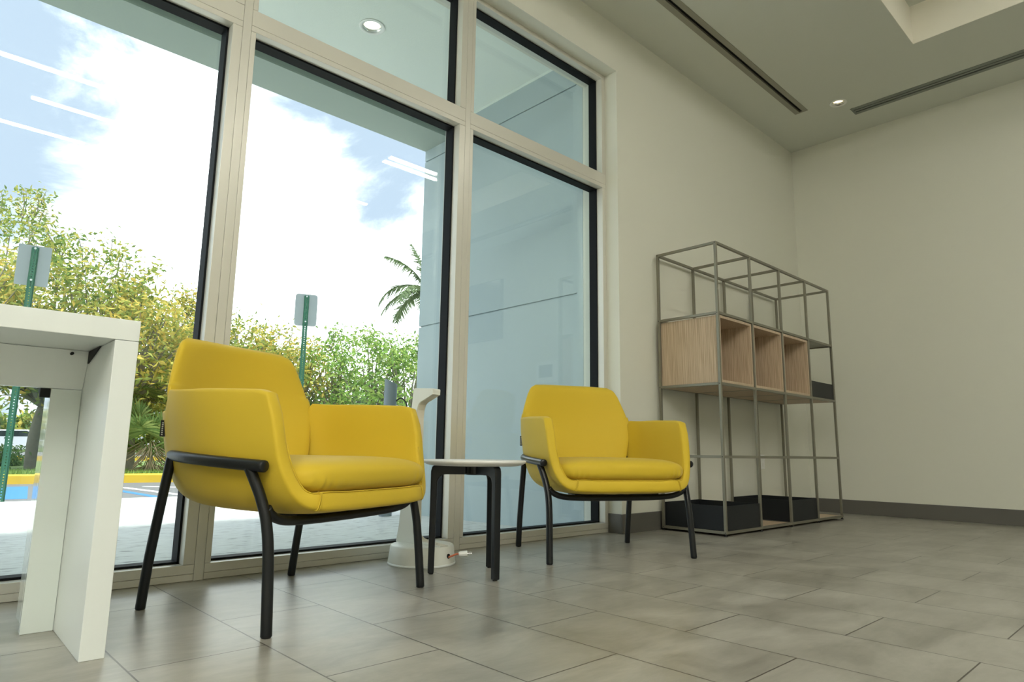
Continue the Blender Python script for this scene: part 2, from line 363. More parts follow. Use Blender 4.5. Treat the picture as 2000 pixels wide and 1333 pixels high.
# ---- storefront glazing: bays, mullion covers
mull = [-4.477, -3.425, -2.373, -1.325, -.273, .779, 1.831]
edges = [(XL, XL+.042)] + [(x-.042, x+.042) for x in mull] + [(2.85, 2.882)]
for i, x in enumerate(mull):
    bm = boxes((x-.0075, x+.0225, YF-.0005, 2.43, 0, 2.65))
    obj('trim_%d' % (i+2), bm, 'frame', kind='structure', bevel=.0008)
for i in range(len(edges)-1):
    a = edges[i][1]; b = edges[i+1][0]
    ax = edges[i][0] if i == 0 else mull[i-1]+.0235
    bx = 2.882 if i == len(edges)-2 else mull[i]-.0085
    wn = thing('window_%d' % (i+1), ((a+b)/2, YF, 0), kind='structure')
    cx = (a+b)/2
    bm = bmesh.new()
    f = lambda x0, x1, z0, z1: box(bm, x0-cx, x1-cx, 0, .042, z0, z1)
    f(ax, a, .051, 1.938); f(b, bx, .051, 1.938); f(ax, a, 2.027, 2.65); f(b, bx, 2.027, 2.65)
    f(ax, bx, .001, .0215); f(ax, bx, .0225, .050); f(ax, bx, 1.939, 1.9615); f(ax, bx, 1.9625, 2.026); f(a, b, 2.625, 2.65)
    # outer half of the profiles
    g = lambda x0, x1, z0, z1: box(bm, x0-cx, x1-cx, .095, .150, z0, z1)
    h_ = .041; g(ax, a-h_, .0, 2.65) if a-h_ > ax else 0; g(b+h_, bx, .0, 2.65) if b+h_ < bx else 0; g(ax, bx, 0, .03); g(ax, bx, 1.985, 2.003); g(ax, bx, 2.645, 2.65)
    obj('frame', bm, 'frame', wn, bevel=.0008)
    for (z0, z1) in ((.05, 1.939), (2.026, 2.625)):
        e = .007
        bm = bmesh.new()
        for (x0, x1, zz0, zz1) in ((a-.02, a+e, z0-.02, z1+.02), (b-e, b+.02, z0-.02, z1+.02), (a, b, z0-.02, z0+e), (a, b, z1-e, z1+.02)):
            box(bm, x0-cx, x1-cx, .0425, .0945, zz0, zz1)
        obj('gasket', bm, 'gasket', wn)
        obj('glass_pane', boxes((a-cx, b-cx, .083, .091, z0, z1)), 'glass', wn)

# ---- outdoor shell of the building
GX = 2.95
bm = bmesh.new()
for (z0, z1) in ((-.3, 1.366), (1.376, 2.742), (2.752, 3.3)):
    box(bm, GX, GX+.35, 2.45, 4.195, z0, z1)
box(bm, GX+.012, GX+.34, 2.45, 4.18, -.3, 3.29)
obj('wall_outside', bm, 'wing', kind='structure')
obj('wall_outside', boxes((2.882, 3.4, 2.452, 2.50, -.3, 3.3)), 'wing', kind='structure')
bm = bmesh.new()
slab(bm, [XL-2, 1.796, 1.904, GX], [2.45, 3.186, 3.294, 3.86], 2.955, 3.3, {(1, 1)})
obj('ceiling_outside', bm, 'soffit', kind='structure')
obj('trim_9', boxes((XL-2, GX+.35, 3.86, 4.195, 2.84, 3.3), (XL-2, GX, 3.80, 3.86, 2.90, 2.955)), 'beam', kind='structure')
obj('trim_10', boxes((GX-.006, GX-.0005, 2.46, 3.8, 2.935, 2.954)), 'soffit', kind='structure')

# ================================================================== CEILING FITTINGS
def diffuser(name, x0, x1, y0, y1, slots, mt, label):
    t = thing(name, ((x0+x1)/2, (y0+y1)/2, ZC), label=label, cat='air vent')
    cx, cy = (x0+x1)/2, (y0+y1)/2; horiz = (x1-x0) > (y1-y0)
    bm = bmesh.new(); e = .016
    if horiz:
        ys = [y0-cy] + [v-cy for s in slots for v in s] + [y1-cy]
        for a, b in zip(ys[::2], ys[1::2]): box(bm, x0-cx+.0005, x1-cx-.0005, a, b, -.003, .012)
        box(bm, x0-cx+.0005, x0-cx+e, y0-cy, y1-cy, -.0025, .011); box(bm, x1-cx-e, x1-cx-.0005, y0-cy, y1-cy, -.0025, .011)
    else:
        xs = [x0-cx] + [v-cx for s in slots for v in s] + [x1-cx]
        for a, b in zip(xs[::2], xs[1::2]): box(bm, a, b, y0-cy+.0005, y1-cy-.0005, -.003, .012)
        box(bm, x0-cx, x1-cx, y0-cy+.0005, y0-cy+e, -.0025, .011); box(bm, x0-cx, x1-cx, y1-cy-e, y1-cy-.0005, -.0025, .011)
    obj('frame', bm, mt, t)
    obj('duct', boxes((x0-cx+.004, x1-cx-.004, y0-cy+.004, y1-cy-.004, .02, .05)), 'dark', t)
    return t
diffuser('linear_diffuser', -3.0+.0, 4.672, 1.795, 1.889, [(1.829, 1.853)], 'alu', 'long slot air vent in the ceiling above the window wall, single black slot')
diffuser('linear_diffuser', 4.874, 4.986, -3.5, 1.574, [(4.907, 4.917), (4.937, 4.953)], 'alug', 'two-slot grey air vent in the ceiling along the right wall')
def downlight(name, x, y, z, r, lens, label, cut=False, deep=.06):
    t = thing(name, (x, y, z), label=label, cat='ceiling light')
    bm = bmesh.new(); lathe(bm, [(r, -.001), (r, -.004), (r*.96, -.006), (r*.74, -.005), (r*.71, .002), (r*.9, .002)][::-1], 40, closed=True)
    obj('trim_ring', bm, 'plastic', t, smooth=True)
    bm = bmesh.new(); lathe(bm, [(r*.70, -.002), (r*.67, .02), (r*.55, deep), (r*.57, deep+.002), (r*.69, .02), (r*.715, -.001)], 40, closed=True)
    obj('reflector', bm, 'reflector', t, smooth=True)
    bm = bmesh.new(); lathe(bm, [(0, deep-.006), (r*.51, deep-.004), (r*.53, deep+.002), (0, deep+.004)], 32)
    obj('lens', bm, lens, t)
    return t
downlight('downlight', 4.724, 1.6, ZC, .058, 'dlight', 'small round recessed ceiling light in the corner between the two slot vents')
downlight('downlight', 1.85, 3.24, 2.955, .078, 'dlight2', 'bright round recessed light in the outdoor soffit seen through the top pane')
# the corner downlight sits in a hole of the ceiling (cells 4.672..4.776 x 1.548..1.574 stay closed, so recess it in a cup)
# linear lamps in the raised ceiling, some mirrored in the glass, the rest added
strips = [(-1.2, 1.05, -.93), (1.75, 2.63, -.93), (.53, 2.3, -1.51), (-.6, 1.02, -2.17), (3.19, 3.84, -.50), (3.19, 3.84, -.39), (3.16, 3.68, -1.63), (3.155, 3.84, -3.11),
          (-3.4, -1.6, -.93), (-3.2, -1.0, -2.17), (-3.5, -.4, -.2), (-3.5, -.2, -1.51), (-3.5, -.3, -2.8), (-3.5, -.3, -3.5), (-3.5, -.5, .45), (-3.4, -.6, -1.85), (-3.4, -.6, -3.15)]  # this row: unseen lamps added to brighten the room
for i, (a, b, y) in enumerate(strips):
    t = thing('linear_lamp', ((a+b)/2, y, 3.2), label='slim white linear lamp on the raised part of the ceiling, mirrored in the glass or added unseen to brighten the room', cat='ceiling light', group='linear lamps in the raised ceiling')
    h = (b-a)/2
    obj('housing', boxes((-h-.01, h+.01, -.030, .030, -.020, -.0005)), 'plastic', t)
    obj('diffuser', boxes((-h, h, -.019, .019, -.030, -.0205)), 'light', t)

# ================================================================== LOUNGE CHAIRS
def make_chair():
    root = thing('lounge_chair', (0, 0, 0))
    # local axes: x = right arm seen from the front... x along the width, y = towards the front, z up
    Ta = [(0, 0), (.22, .084), (.42, .163), (.56, .218), (.68, .264), (.78, .295), (.88, .317), (1, .326)]
    Tb = [(0, .288), (.22, .09), (.42, -.075), (.56, -.190), (.68, -.270), (.78, -.306), (.88, -.326), (1, -.343)]
    Tf = [(0, .288), (.42, .286), (.56, .280), (.68, .269), (.78, .252), (.88, .228), (1, .203)]
    Tz = [(0, .254), (.22, .254), (.42, .255), (.56, .260), (.68, .279), (.78, .320), (.88, .404), (1, .548)]
    n = 64; mrows = 44
    def P(c, w):
        rho = max(abs(c), w)
        if rho < 1e-6: a, b = 0, 0
        else: a, b = c/rho, w/rho
        p = 3.3
        r = 1/((abs(a)**p+abs(b)**p)**(1/p)) if rho > 1e-6 else 1
        A, B, F, Z = (sinterp(T, rho) for T in (Ta, Tb, Tf, Tz))
        u = A*a*r; v = F+(B-F)*b*r
        z = Z+.020*b*max(0, (rho-.6)/.4)**1.5
        if rho > .8: z -= .008*max(0, 1-b/.10)**2*(rho-.8)/.2
        if rho > .8: v -= .008*max(0, 1-b/.10)**2*max(0, (rho-.93)/.07)**2
        lip = .4*max(0, 1-w/.15)**2*(1-min(1, max(0, (rho-.50)/.30)))
        z += .030*lip; v += .010*lip
        dr = min(1, max(0, (b-.84)/.08)); dr = dr*dr*(3-2*dr)
        z -= .060*dr*max(0, (rho-.8)/.2)**1.5
        return Vector((u, v, z))
    cs = [-1+2*i/n for i in range(n+1)]
    # even out the steps near the rim
    G = [[P(cs[i], (j/mrows)**1.0) for i in range(n+1)] for j in range(mrows+1)]
    def nrm(j, i):
        a = G[j][min(i+1, n)]-G[j][max(i-1, 0)]; b = G[min(j+1, mrows)][i]-G[max(j-1, 0)][i]
        v = a.cross(b)
        return v.normalized() if v.length > 1e-9 else Vector((0, 0, 1))
    NN = [[nrm(j, i) for i in range(n+1)] for j in range(mrows+1)]
    # orient inwards/upwards
    ctr = Vector((0, 0, .6))
    for j in range(mrows+1):
        for i in range(n+1):
            if NN[j][i].dot(ctr-G[j][i]) < 0: NN[j][i] = -NN[j][i]
    def TH(j, i):
        c, w = cs[i], j/mrows; rho = max(abs(c), w); b = w/max(rho, 1e-6)
        k = min(1, max(0, (b-.35)/.4))*min(1, max(0, (rho-.7)/.15)); k = k*k*(3-2*k)
        kb = min(1, max(0, (rho-.5)/.25)); return .049-.013*kb*kb*(3-2*kb)-.014*k
    bm = bmesh.new()
    O = [[bm.verts.new(G[j][i]) for i in range(n+1)] for j in range(mrows+1)]
    I = [[bm.verts.new(G[j][i]+NN[j][i]*TH(j, i)) for i in range(n+1)] for j in range(mrows+1)]
    for j in range(mrows):
        for i in range(n):
            bm.faces.new((O[j][i], O[j][i+1], O[j+1][i+1], O[j+1][i])); bm.faces.new((I[j][i], I[j+1][i], I[j+1][i+1], I[j][i+1]))
    loop = [(0, i) for i in range(n+1)] + [(j, n) for j in range(1, mrows+1)] + [(mrows, i) for i in range(n-1, -1, -1)] + [(j, 0) for j in range(mrows-1, 0, -1)]
    arcs = []; K = 7
    for (j, i) in loop:
        jj = min(max(j, 1), mrows-1); ii = min(max(i, 1), n-1)
        N_ = NN[j][i]; T = G[j][i]-G[jj][ii]; T = (T-N_*T.dot(N_)).normalized()
        th = TH(j, i); mid = G[j][i]+N_*th/2
        sq = lambda v_, e_: (1 if v_ >= 0 else -1)*abs(v_)**e_
        arcs.append([O[j][i]]+[bm.verts.new(mid+(-N_*sq(cos(pi*k/K), .62)+T*sq(sin(pi*k/K), .62)*.62)*th/2) for k in range(1, K)]+[I[j][i]])
    for q in range(len(arcs)):
        a = arcs[q]; b = arcs[(q+1) % len(arcs)]
        for k in range(K): bm.faces.new((a[k], b[k], b[k+1], a[k+1]))
    sh = obj('shell', bm, 'yellow', root, smooth=True); th = .046
    # welt seam running along the arm fronts and the lip
    bm = bmesh.new()
    for off in (.012,):
        pts = []
        for i in range(3, n-2):
            N_ = NN[0][i]; T = (G[0][i]-G[1][i]); T = (T-N_*T.dot(N_)).normalized()
            pts.append(G[0][i]+N_*(TH(0, i)*.93)+T*(TH(0, i)*.27))
        tube(bm, pts, .0016, 6)
    obj('seam', bm, 'yellow', sh, smooth=True)
    for s in (-1, 1):
        for d in (0, .010):
            bm = bmesh.new(); c = s*(.60-d); pts = []
            th = TH(0, int(round((c+1)/2*n))); p0 = P(c, 0); N_ = Vector((-s*.25, 0, 1)).normalized(); T = Vector((0, 1, 0))
            for k in range(0, 9):
                al = pi*k/8; sq = lambda v_, e_: (1 if v_ >= 0 else -1)*abs(v_)**e_; pts.append(p0+N_*th/2+(-N_*sq(cos(al), .62)+T*sq(sin(al), .62)*.62)*(th/2+.0004))
            tube(bm, pts, .0014, 6)
            obj('stitching', bm, 'yellow', sh, smooth=True)
    # back pad
    Hw = [(.30, .205), (.39, .234), (.48, .262), (.545, .277), (.575, .275), (.62, .262), (.66, .247), (.70, .231), (.728, .219), (.742, .213)]
    Vc = [(.30, -.165), (.39, -.186), (.48, -.222), (.56, -.250), (.66, -.262), (.742, -.268)]
    bm = bmesh.new(); rings = []; rows = 40; seg = 64
    for j in range(rows+1):
        t = j/rows; z = .31+(.740-.31)*t
        hw = sinterp(Hw, z); v0 = sinterp(Vc, z)
        rem = .740-z; shrink = 1.0; tk = .029 if z > .5 else interp([(.3, .035), (.5, .029)], z)
        cap = .030
        if rem < cap:
            q = 1-rem/cap; f_ = sqrt(max(0, 1-q*q)); tk2 = tk*f_; hw = hw-.026*(1-f_)
        else: tk2 = tk
        ring = []
        for k in range(seg):
            a = 2*pi*k/seg
            cu = abs(cos(a))**.5*(1 if cos(a) >= 0 else -1); cd = abs(sin(a))**.75*(1 if sin(a) >= 0 else -1)
            tkk = tk2*(1-.55*abs(cu)**3) if cd < 0 else tk2; u = hw*cu; v = v0-.006-tk+tkk*cd+.95*u*u
            zz = z-.035*(u/.2)**4*.12*(1 if z > .6 else 0)-.004*(u/.2)**2*(1 if z > .7 else 0)
            ring.append(bm.verts.new((u, v, zz)))
        rings.append(ring)
    for a, b in zip(rings, rings[1:]):
        for k in range(seg): bm.faces.new((a[k], a[(k+1) % seg], b[(k+1) % seg], b[k]))
    bm.faces.new(rings[0][::-1]); bm.faces.new(rings[-1])
    obj('backrest', bm, 'yellow', root, smooth=True)
    # seat cushion
    bm = bmesh.new(); nu, nv = 144, 40; rings = []
    for j in range(nv+1):
        ph = -pi/2+pi*j/nv; cz = abs(sin(ph))**.75*(1 if sin(ph) > 0 else -1); cr_ = abs(cos(ph))**.34
        ring = []
        for k in range(nu):
            th_ = 2*pi*k/nu; e = .30
            a = abs(cos(th_))**e*(1 if cos(th_) > 0 else -1); b = abs(sin(th_))**e*(1 if sin(th_) > 0 else -1)
            wdt = .277 if b > 0 else .277+.05*b
            x = wdt*a*cr_; y = .055+(.254 if b > 0 else .23)*b*cr_
            y -= .010*a*a*max(0, b)*cr_
            zt = .047 if cz < 0 else .045+.006*(1-min(1, (x/.26)**2))
            z = .350+zt*cz
            # gathers near the front corners, just above the seam
            g = math.exp(-((abs(x)-.20)/.055)**2)*max(0, b)*math.exp(-((cz+.35)/.40)**2)*.0042
            rip = sin(x*260+1.3*sin(x*90))*g
            z += rip*.3; y += rip
            ring.append(bm.verts.new((x, y, z)))
        rings.append(ring)
    for a, b in zip(rings, rings[1:]):
        for k in range(nu): bm.faces.new((a[k], a[(k+1) % nu], b[(k+1) % nu], b[k]))
    bmesh.ops.remove_doubles(bm, verts=bm.verts[:], dist=.00004)
    cu_ = obj('seat_cushion', bm, 'yellow', root, smooth=True)
    # piping round the lower edge of the cushion
    bm = bmesh.new(); pts = []
    for k in range(0, nu+1):
        th_ = 2*pi*k/nu; e = .30
        a = abs(cos(th_))**e*(1 if cos(th_) > 0 else -1); b = abs(sin(th_))**e*(1 if sin(th_) > 0 else -1)
        if b < -.2: continue
        wdt = .277 if b > 0 else .277+.05*b; cr_ = .94
        pts.append((wdt*a*cr_, .055+.254*b*cr_-.010*a*a*max(0, b)*cr_, .3125))
    pts = [p for i, p in enumerate(pts) if i == 0 or (Vector(p)-Vector(pts[i-1])).length > 1e-4]
    pts.sort(key=lambda p: atan2(p[1]-.0, p[0]))
    tube(bm, pts, .0022, 6)
    obj('piping', bm, 'yellow', cu_, smooth=True)
    # frame rail wrapping round sides and back
    pts = []
    for k in range(41):
        t = -1+2*k/40; sg_ = 1 if t >= 0 else -1; ph = (1-abs(t))*pi/2; e = 2/3.0
        cu_, cb_ = cos(ph)**e, sin(ph)**e
        pts.append((sg_*.332*cu_, .214-.505*cb_, .377+.026*min(1, cb_)))
    pts = [p for i_, p in enumerate(pts) if i_ == 0 or (Vector(p)-Vector(pts[i_-1])).length > .004]
    pts = [(pts[0][0], .214, .377)]+[p for p in pts[1:-1]]+[(pts[-1][0], .214, .377)]
    bm = bmesh.new(); tube(bm, catmull(pts, 6), .0142, 18, chamf=.002); obj('rail', bm, 'black', root, smooth=True)
    for s in (1, -1):
        bm = bmesh.new()
        tube(bm, catmull([(s*.317, .240, .001), (s*.3145, .2315, .10), (s*.312, .222, .19), (s*.3115, .208, .255), (s*.316, .191, .305), (s*.324, .175, .345), (s*.3315, .164, .374)], 8), .0128, 16, chamf=.002)
        lg = obj('leg', bm, 'black', root, smooth=True)
        bm = bmesh.new(); lathe(bm, [(0, 0), (.0105, 0), (.0105, .004), (0, .004)], 16, (s*.317, .240, 0)); obj('foot_cap', bm, 'tag', lg)
        bm = bmesh.new()
        tube(bm, catmull([(s*.273, -.240, .001), (s*.2735, -.226, .12), (s*.272, -.204, .26), (s*.270, -.182, .390)], 8), .0125, 16, chamf=.002)
        lg = obj('leg', bm, 'black', root, smooth=True)
        bm = bmesh.new(); lathe(bm, [(0, 0), (.0105, 0), (.0105, .004), (0, .004)], 16, (s*.273, -.240, 0)); obj('foot_cap', bm, 'tag', lg)
    # curved bar under the shell joining the front legs
    hb = [(.307, .205, .280), (.290, .203, .263), (.258, .200, .2495), (.21, .197, .243), (.12, .195, .240)]
    pts = hb+[(0, .195, .2395)]+[(-x, y, z) for x, y, z in reversed(hb)]
    bm = bmesh.new(); tube(bm, catmull(pts, 6), .0115, 14); obj('cross_bar', bm, 'black', root, smooth=True)
    bm = boxes((-.19, .19, .12, .190, .243, .256)); obj('under_lip_filler', bm, 'black', root, bevel=.002)  # black filler giving the dark line between shell and bar
    # small woven tag on the left rear of the shell
    tg = obj('label_tag', boxes((0, .024, -.0008, .0008, -.022, .022)), 'tag', root)
    tg.location = (.2585, -.2135, .468); tg.rotation_euler = (0, 0, R(-50))
    for k in range(7):
        bm = boxes((.0165, .0205, -.0011, .0011, -.018+k*.0052, -.0150+k*.0052)); obj('lettering', bm, 'tagw', tg)
    return root
chair = make_chair()
ang1, ang2 = R(21.74), R(-24.69)
# chair local +y (front) points into the room: world = origin + x*d + y*v with v = (d.y, -d.x); mirror-free by rotating 180 about z
def place(o, org, ang, label):
    # world dir of local "u" is (cos,sin); of local "front" is (sin,-cos): a rotation by ang+180 maps y->front and x->-u
    o.location = (org[0], org[1], 0); o.rotation_euler = (0, 0, ang+pi); o['label'] = label; o['category'] = 'armchair'; o['group'] = 'yellow lounge chairs at the window'
chair2 = copy_tree(chair)
place(chair, (.884, 1.847), ang1, 'large yellow upholstered lounge chair nearest the camera, beside the white desk')
place(chair2, (2.274, 1.860), ang2, 'yellow upholstered lounge chair between the small round table and the shelving')
# ================================================================== SIDE TABLE
tb = thing('side_table', (1.535, 1.812, 0), label='small round side table with white top and three black legs between the yellow chairs', cat='side table')
bm = bmesh.new(); lathe(bm, [(0, .368), (.150, .368), (.168, .3715), (.180, .378), (.1835, .3825), (.1825, .386), (.179, .388), (0, .388)], 96)
obj('tabletop', bm, 'topwhite', tb, smooth=True, angle=30)
for (fx, fy) in ((1.427, 1.898), (1.517, 1.674), (1.661, 1.865)):
    a = atan2(fy-1.812, fx-1.535); ro = .152; ri = .128
    poly = [(ro, 0), (ro, .345), (ro-.004, .360), (ro-.016, .3675), (.0, .3675), (0, .334)]
    poly += [(ri-.030, .334)] + [(ri-.030+.030*sin(t*pi/12), .304+.030*cos(t*pi/12)) for t in range(0, 7)] + [(ri+.002, .12), (ri+.003, 0)]
    bm = bmesh.new(); prism(bm, poly, -.012, .012, lambda r_, z_, h: (r_*cos(a)-h*sin(a), r_*sin(a)+h*cos(a), z_+.003))
    lg = obj('leg', bm, 'black', tb, bevel=.006, seg=3, angle=50)
    bm = bmesh.new(); lathe(bm, [(0, 0), (.008, 0), (.008, .006), (0, .006)], 16, (.1405*cos(a), .1405*sin(a), 0)); obj('foot_cap', bm, 'tag', lg)
bm = bmesh.new(); lathe(bm, [(0, .336), (.03, .336), (.034, .340), (.034, .367), (0, .367)], 24); obj('hub', bm, 'black', tb, smooth=False)
# ================================================================== WHITE DEVICE STAND with loose plug
sx, sy = 1.53, 2.10
st = thing('device_stand', (sx, sy, 0), label='white column stand on a round base behind the small table, unplugged', cat='stand')
bm = bmesh.new(); lathe(bm, [(0, .0), (.122, .0), (.125, .004), (.1255, .010), (.119, .064), (.1165, .069), (.112, .071), (0, .071)], 96)
obj('base', bm, 'stand', st, smooth=True, angle=30)
bm = bmesh.new(); lathe(bm, [(0, .0), (.1265, .0), (.1272, .004), (.1262, .009), (0, .009)], 96); obj('base_skirt', bm, 'white', st, smooth=True)
aw = R(-80); wx, wy = cos(aw), sin(aw); nx, ny = cos(R(10)), sin(R(10))
outer = [(-.120, .070), (-.108, .13), (-.056, .655), (-.050, .660), (.046, .655), (.048, .650), (.047, .632)]
inner = [(.000, .611), (-.014, .606), (-.026, .596), (-.033, .575), (-.036, .545), (-.030, .115), (-.024, .098), (-.008, .088), (.02, .082), (.112, .0725), (.112, .070)]
poly = outer+inner
fnm = lambda a_, b_, h: (a_*wx+h*nx, a_*wy+h*ny, b_)
bm = bmesh.new(); prism(bm, poly, -.022, .022, fnm)
obj('column', bm, 'stand', st, bevel=.003, seg=2, angle=40)
# cream inner lining following the concave side
bm = bmesh.new(); lin_pts = [(.0475, .633)]+inner[:-1]
vA = [bm.verts.new(fnm(a_+.0012, b_-.0004, -.0185)) for a_, b_ in lin_pts]; vB = [bm.verts.new(fnm(a_+.0012, b_-.0004, .0185)) for a_, b_ in lin_pts]
vC = [bm.verts.new(fnm(a_-.001, b_+.0004, -.0185)) for a_, b_ in lin_pts]; vD = [bm.verts.new(fnm(a_-.001, b_+.0004, .0185)) for a_, b_ in lin_pts]
for i in range(len(lin_pts)-1):
    for q in ((vA, vB), (vD, vC), (vC, vA), (vB, vD)):
        bm.faces.new((q[0][i], q[1][i], q[1][i+1], q[0][i+1]))
obj('lining', bm, 'standedge', st)
for i, s_ in enumerate((.045, .075)):
    bm = bmesh.new(); lathe(bm, [(0, 0), (.0028, 0), (.0028, .003), (0, .003)], 12, (s_*wx, s_*wy, .0775-i*.0035)); obj('screw', bm, 'dark', st)
hx, hy = cos(R(-74)), sin(R(-74))
bm = bmesh.new(); P0 = Vector((hx, hy, 0))*.1175+Vector((0, 0, .036)); tube(bm, [P0, P0+Vector((hx, hy, .0))*.0072], .0085, 20); obj('cable_hole', bm, 'dark', st)
P1 = P0+Vector((hx, hy, 0))*.006; P2 = Vector((1.591-sx, 1.953-sy, .045))
pd = Vector((.80, -.58, .06)).normalized()
bm = bmesh.new(); tube(bm, catmull([P1+Vector((0, 0, -.003)), P1+Vector((hx, hy, 0))*.008+Vector((.003, 0, 0)), P2-pd*.010, P2], 6), .0035, 10); obj('cable', bm, 'copper', st, smooth=True)
bm = bmesh.new(); tube(bm, [P2-pd*.002, P2+pd*.004, P2+pd*.022, P2+pd*.030], [.0065, .0095, .0105, .0105], 8); pl = obj('plug', bm, 'plastic', st, bevel=.0012)
bm = bmesh.new(); sdv = pd.cross(Vector((0, 0, 1))).normalized(); upv = sdv.cross(pd)
for q in (sdv*.0+upv*.005, sdv*.0-upv*.005):
    c0 = P2+pd*.030+q; tube(bm, [c0, c0+pd*.015], .0018, 6)
c0 = P2+pd*.030+sdv*.005; tube(bm, [c0, c0+pd*.016], .0022, 8)
obj('prong', bm, 'plugmetal', pl)
# ================================================================== WHITE DESK
dk = thing('desk', (.377, 1.574, 0), R(-1.2), label='white slab-sided desk at the left edge, in front of the window', cat='desk')
obj('desktop', boxes((-1.75, 0, 0, .48, .6425, .687)), 'white', dk, bevel=.0012)
obj('side_panel', boxes((-.045, 0, 0, .48, 0, .6415)), 'white', dk, bevel=.0012)
obj('side_panel', boxes((-1.75, -1.705, 0, .48, 0, .6415)), 'white', dk, bevel=.0012)
bm = bmesh.new(); prism(bm, [(.257, .6415), (.275, .6415), (.318, .552), (.300, .552)], -1.704, -.0455, lambda a_, b_, h: (h, a_, b_)); ap = obj('modesty_panel', bm, 'white', dk, bevel=.0008)
bm = bmesh.new(); tube(bm, [(-.082, .250, .633), (-.082, .262, .633)], .0035, 14); obj('grommet', bm, 'dark', ap)
bm = bmesh.new(); prism(bm, [(.13, .641), (.256, .641), (.256, .612)], -.049, -.0456, lambda a_, b_, h: (h, a_, b_)); obj('bracket', bm, 'dark', dk)
for (xa, xb) in ((-.108, -.0455), (-1.704, -1.642)):
    bm = boxes((xa, xb, .300, .3175, .0, .551), (xa, xa+.012, .3176, .385, .022, .551))
    obj('leg_post', bm, 'gloss_white', dk, bevel=.0012)
bm = bmesh.new(); box(bm, -.128, -.1085, .305, .325, .530, .551); obj('bracket', bm, 'dark', dk)
# ================================================================== MODULAR SHELVING
SX0, SX1, SY0, SY1 = 3.213, 4.779, 1.776, 2.166; tw = .0145
sh = thing('shelving_unit', (SX0, SY0, 0), label='open taupe metal frame shelving unit with oak boxes against the window wall', cat='shelving unit')
sp = (SX1-SX0-tw)/4; xs_ = [sp*k for k in range(5)]; zs = [.012, .400, .788, 1.176, 1.5735]; D = SY1-SY0
fr_posts = []
for k in range(5):
    for yy in (0, D-tw):
        obj('post', boxes((xs_[k], xs_[k]+tw, yy, yy+tw, .012, 1.588)), 'shelfmetal', sh, bevel=.0012)
g = .0006
for li, z in enumerate(zs):
    for yy in (0, D-tw):
        if li == 1 and yy > 0: continue
        for k in range(4):
            obj('rail', boxes((xs_[k]+tw+g, xs_[k+1]-g, yy, yy+tw, z, z+tw)), 'shelfmetal', sh, bevel=.001)
    for k in range(5):
        if li == 1 and k not in (0, 4): continue
        obj('rail', boxes((xs_[k], xs_[k]+tw, tw+g, D-tw-g, z, z+tw)), 'shelfmetal', sh, bevel=.001)
for yy in (0, D-tw):
    for z in zs:
        bm = bmesh.new(); tube(bm, [(-.0006, yy+tw/2, z+tw/2), (.002, yy+tw/2, z+tw/2)], .0026, 10); obj('socket', bm, 'dark', sh)
for k in range(5):
    for yy in (tw/2, D-tw/2):
        bm = bmesh.new(); lathe(bm, [(0, 0), (.009, 0), (.009, .004), (.004, .006), (.004, .012), (0, .012)], 14, (xs_[k]+tw/2, yy, 0)); obj('foot', bm, 'tag', sh)
for k in range(4):                       # boards at the middle level and at the bottom
    obj('shelf_board', boxes((xs_[k]+tw+.001, xs_[k+1]-.001, tw+.001, D-tw-.001, .789, .801)), 'wood', sh)
    obj('shelf_board', boxes((xs_[k]+tw+.001, xs_[k+1]-.001, tw+.001, D-tw-.001, .014, .0245)), 'wood', sh)
obj('shelf_plate', boxes((xs_[3]+tw+.001, xs_[4]-.001, tw+.001, D-tw-.001, 1.182, 1.190)), 'alu', sh, label='taupe metal shelf plate')
for k, w_ in enumerate(('under the left end of the shelving frame, side panel showing', 'in the second bay of the shelving frame', 'in the third bay of the shelving frame')):
    t = thing('oak_box', (SX0+xs_[k]+tw+.004, SY0+.006, .8030), label='open-fronted oak veneer box '+w_.replace('under', 'at'), cat='shelf box', group='oak boxes in the shelving unit')
    W_ = xs_[k+1]-xs_[k]-tw-.008; DD = D-.012; H_ = .369; e = .014
    obj('side_panel', boxes((0, e, 0, DD, 0, H_)), 'wood', t, bevel=.0008); obj('side_panel', boxes((W_-e, W_, 0, DD, 0, H_)), 'wood', t, bevel=.0008)
    obj('top_panel', boxes((e+.0003, W_-e-.0003, 0, DD, H_-e, H_)), 'wood', t, bevel=.0008); obj('bottom_panel', boxes((e+.0003, W_-e-.0003, 0, DD, 0, e)), 'wood', t, bevel=.0008)
    obj('back_panel', boxes((e+.0003, W_-e-.0003, DD-e, DD-.001, e+.0003, H_-e-.0003)), 'wood', t)
def tray(x, y, z, W_, DD, H_, label):
    e = .003
    bm = bmesh.new()
    vt = {}
    slab(bm, [0, e, W_-e, W_], [0, e, DD-e, DD], .0015, H_, {(1, 1)})
    box(bm, e, W_-e, e, DD-e, .0015, .004)
    t = thing('metal_tray', (x, y, z), label=label, cat='tray', group='black metal trays in the shelving unit')
    obj('tray_body', bm, 'tray_metal', t, bevel=.0006)
    bm = bmesh.new()
    for (cx_, cy_) in ((.02, .02), (W_-.02, .02), (.02, DD-.02), (W_-.02, DD-.02)): lathe(bm, [(0, 0), (.006, 0), (.006, .0015), (0, .0015)], 10, (cx_, cy_, 0))
    obj('pad', bm, 'tag', t)
    return t
tray(SX0+xs_[0]+tw+.004, SY0+.006, .0248, sp-tw-.008, D-.012, .128, 'black metal tray on the lowest board, in the first bay beside the yellow chair')
tray(SX0+xs_[2]+tw+.004, SY0+.006, .0248, sp-tw-.008, D-.012, .128, 'black metal tray on the lowest board, in the third bay of the shelving')
tray(SX0+xs_[3]+tw+.004, SY0+.006, .8013, sp-tw-.008, D-.012, .108, 'black metal tray at mid height in the far bay, right of the oak boxes')
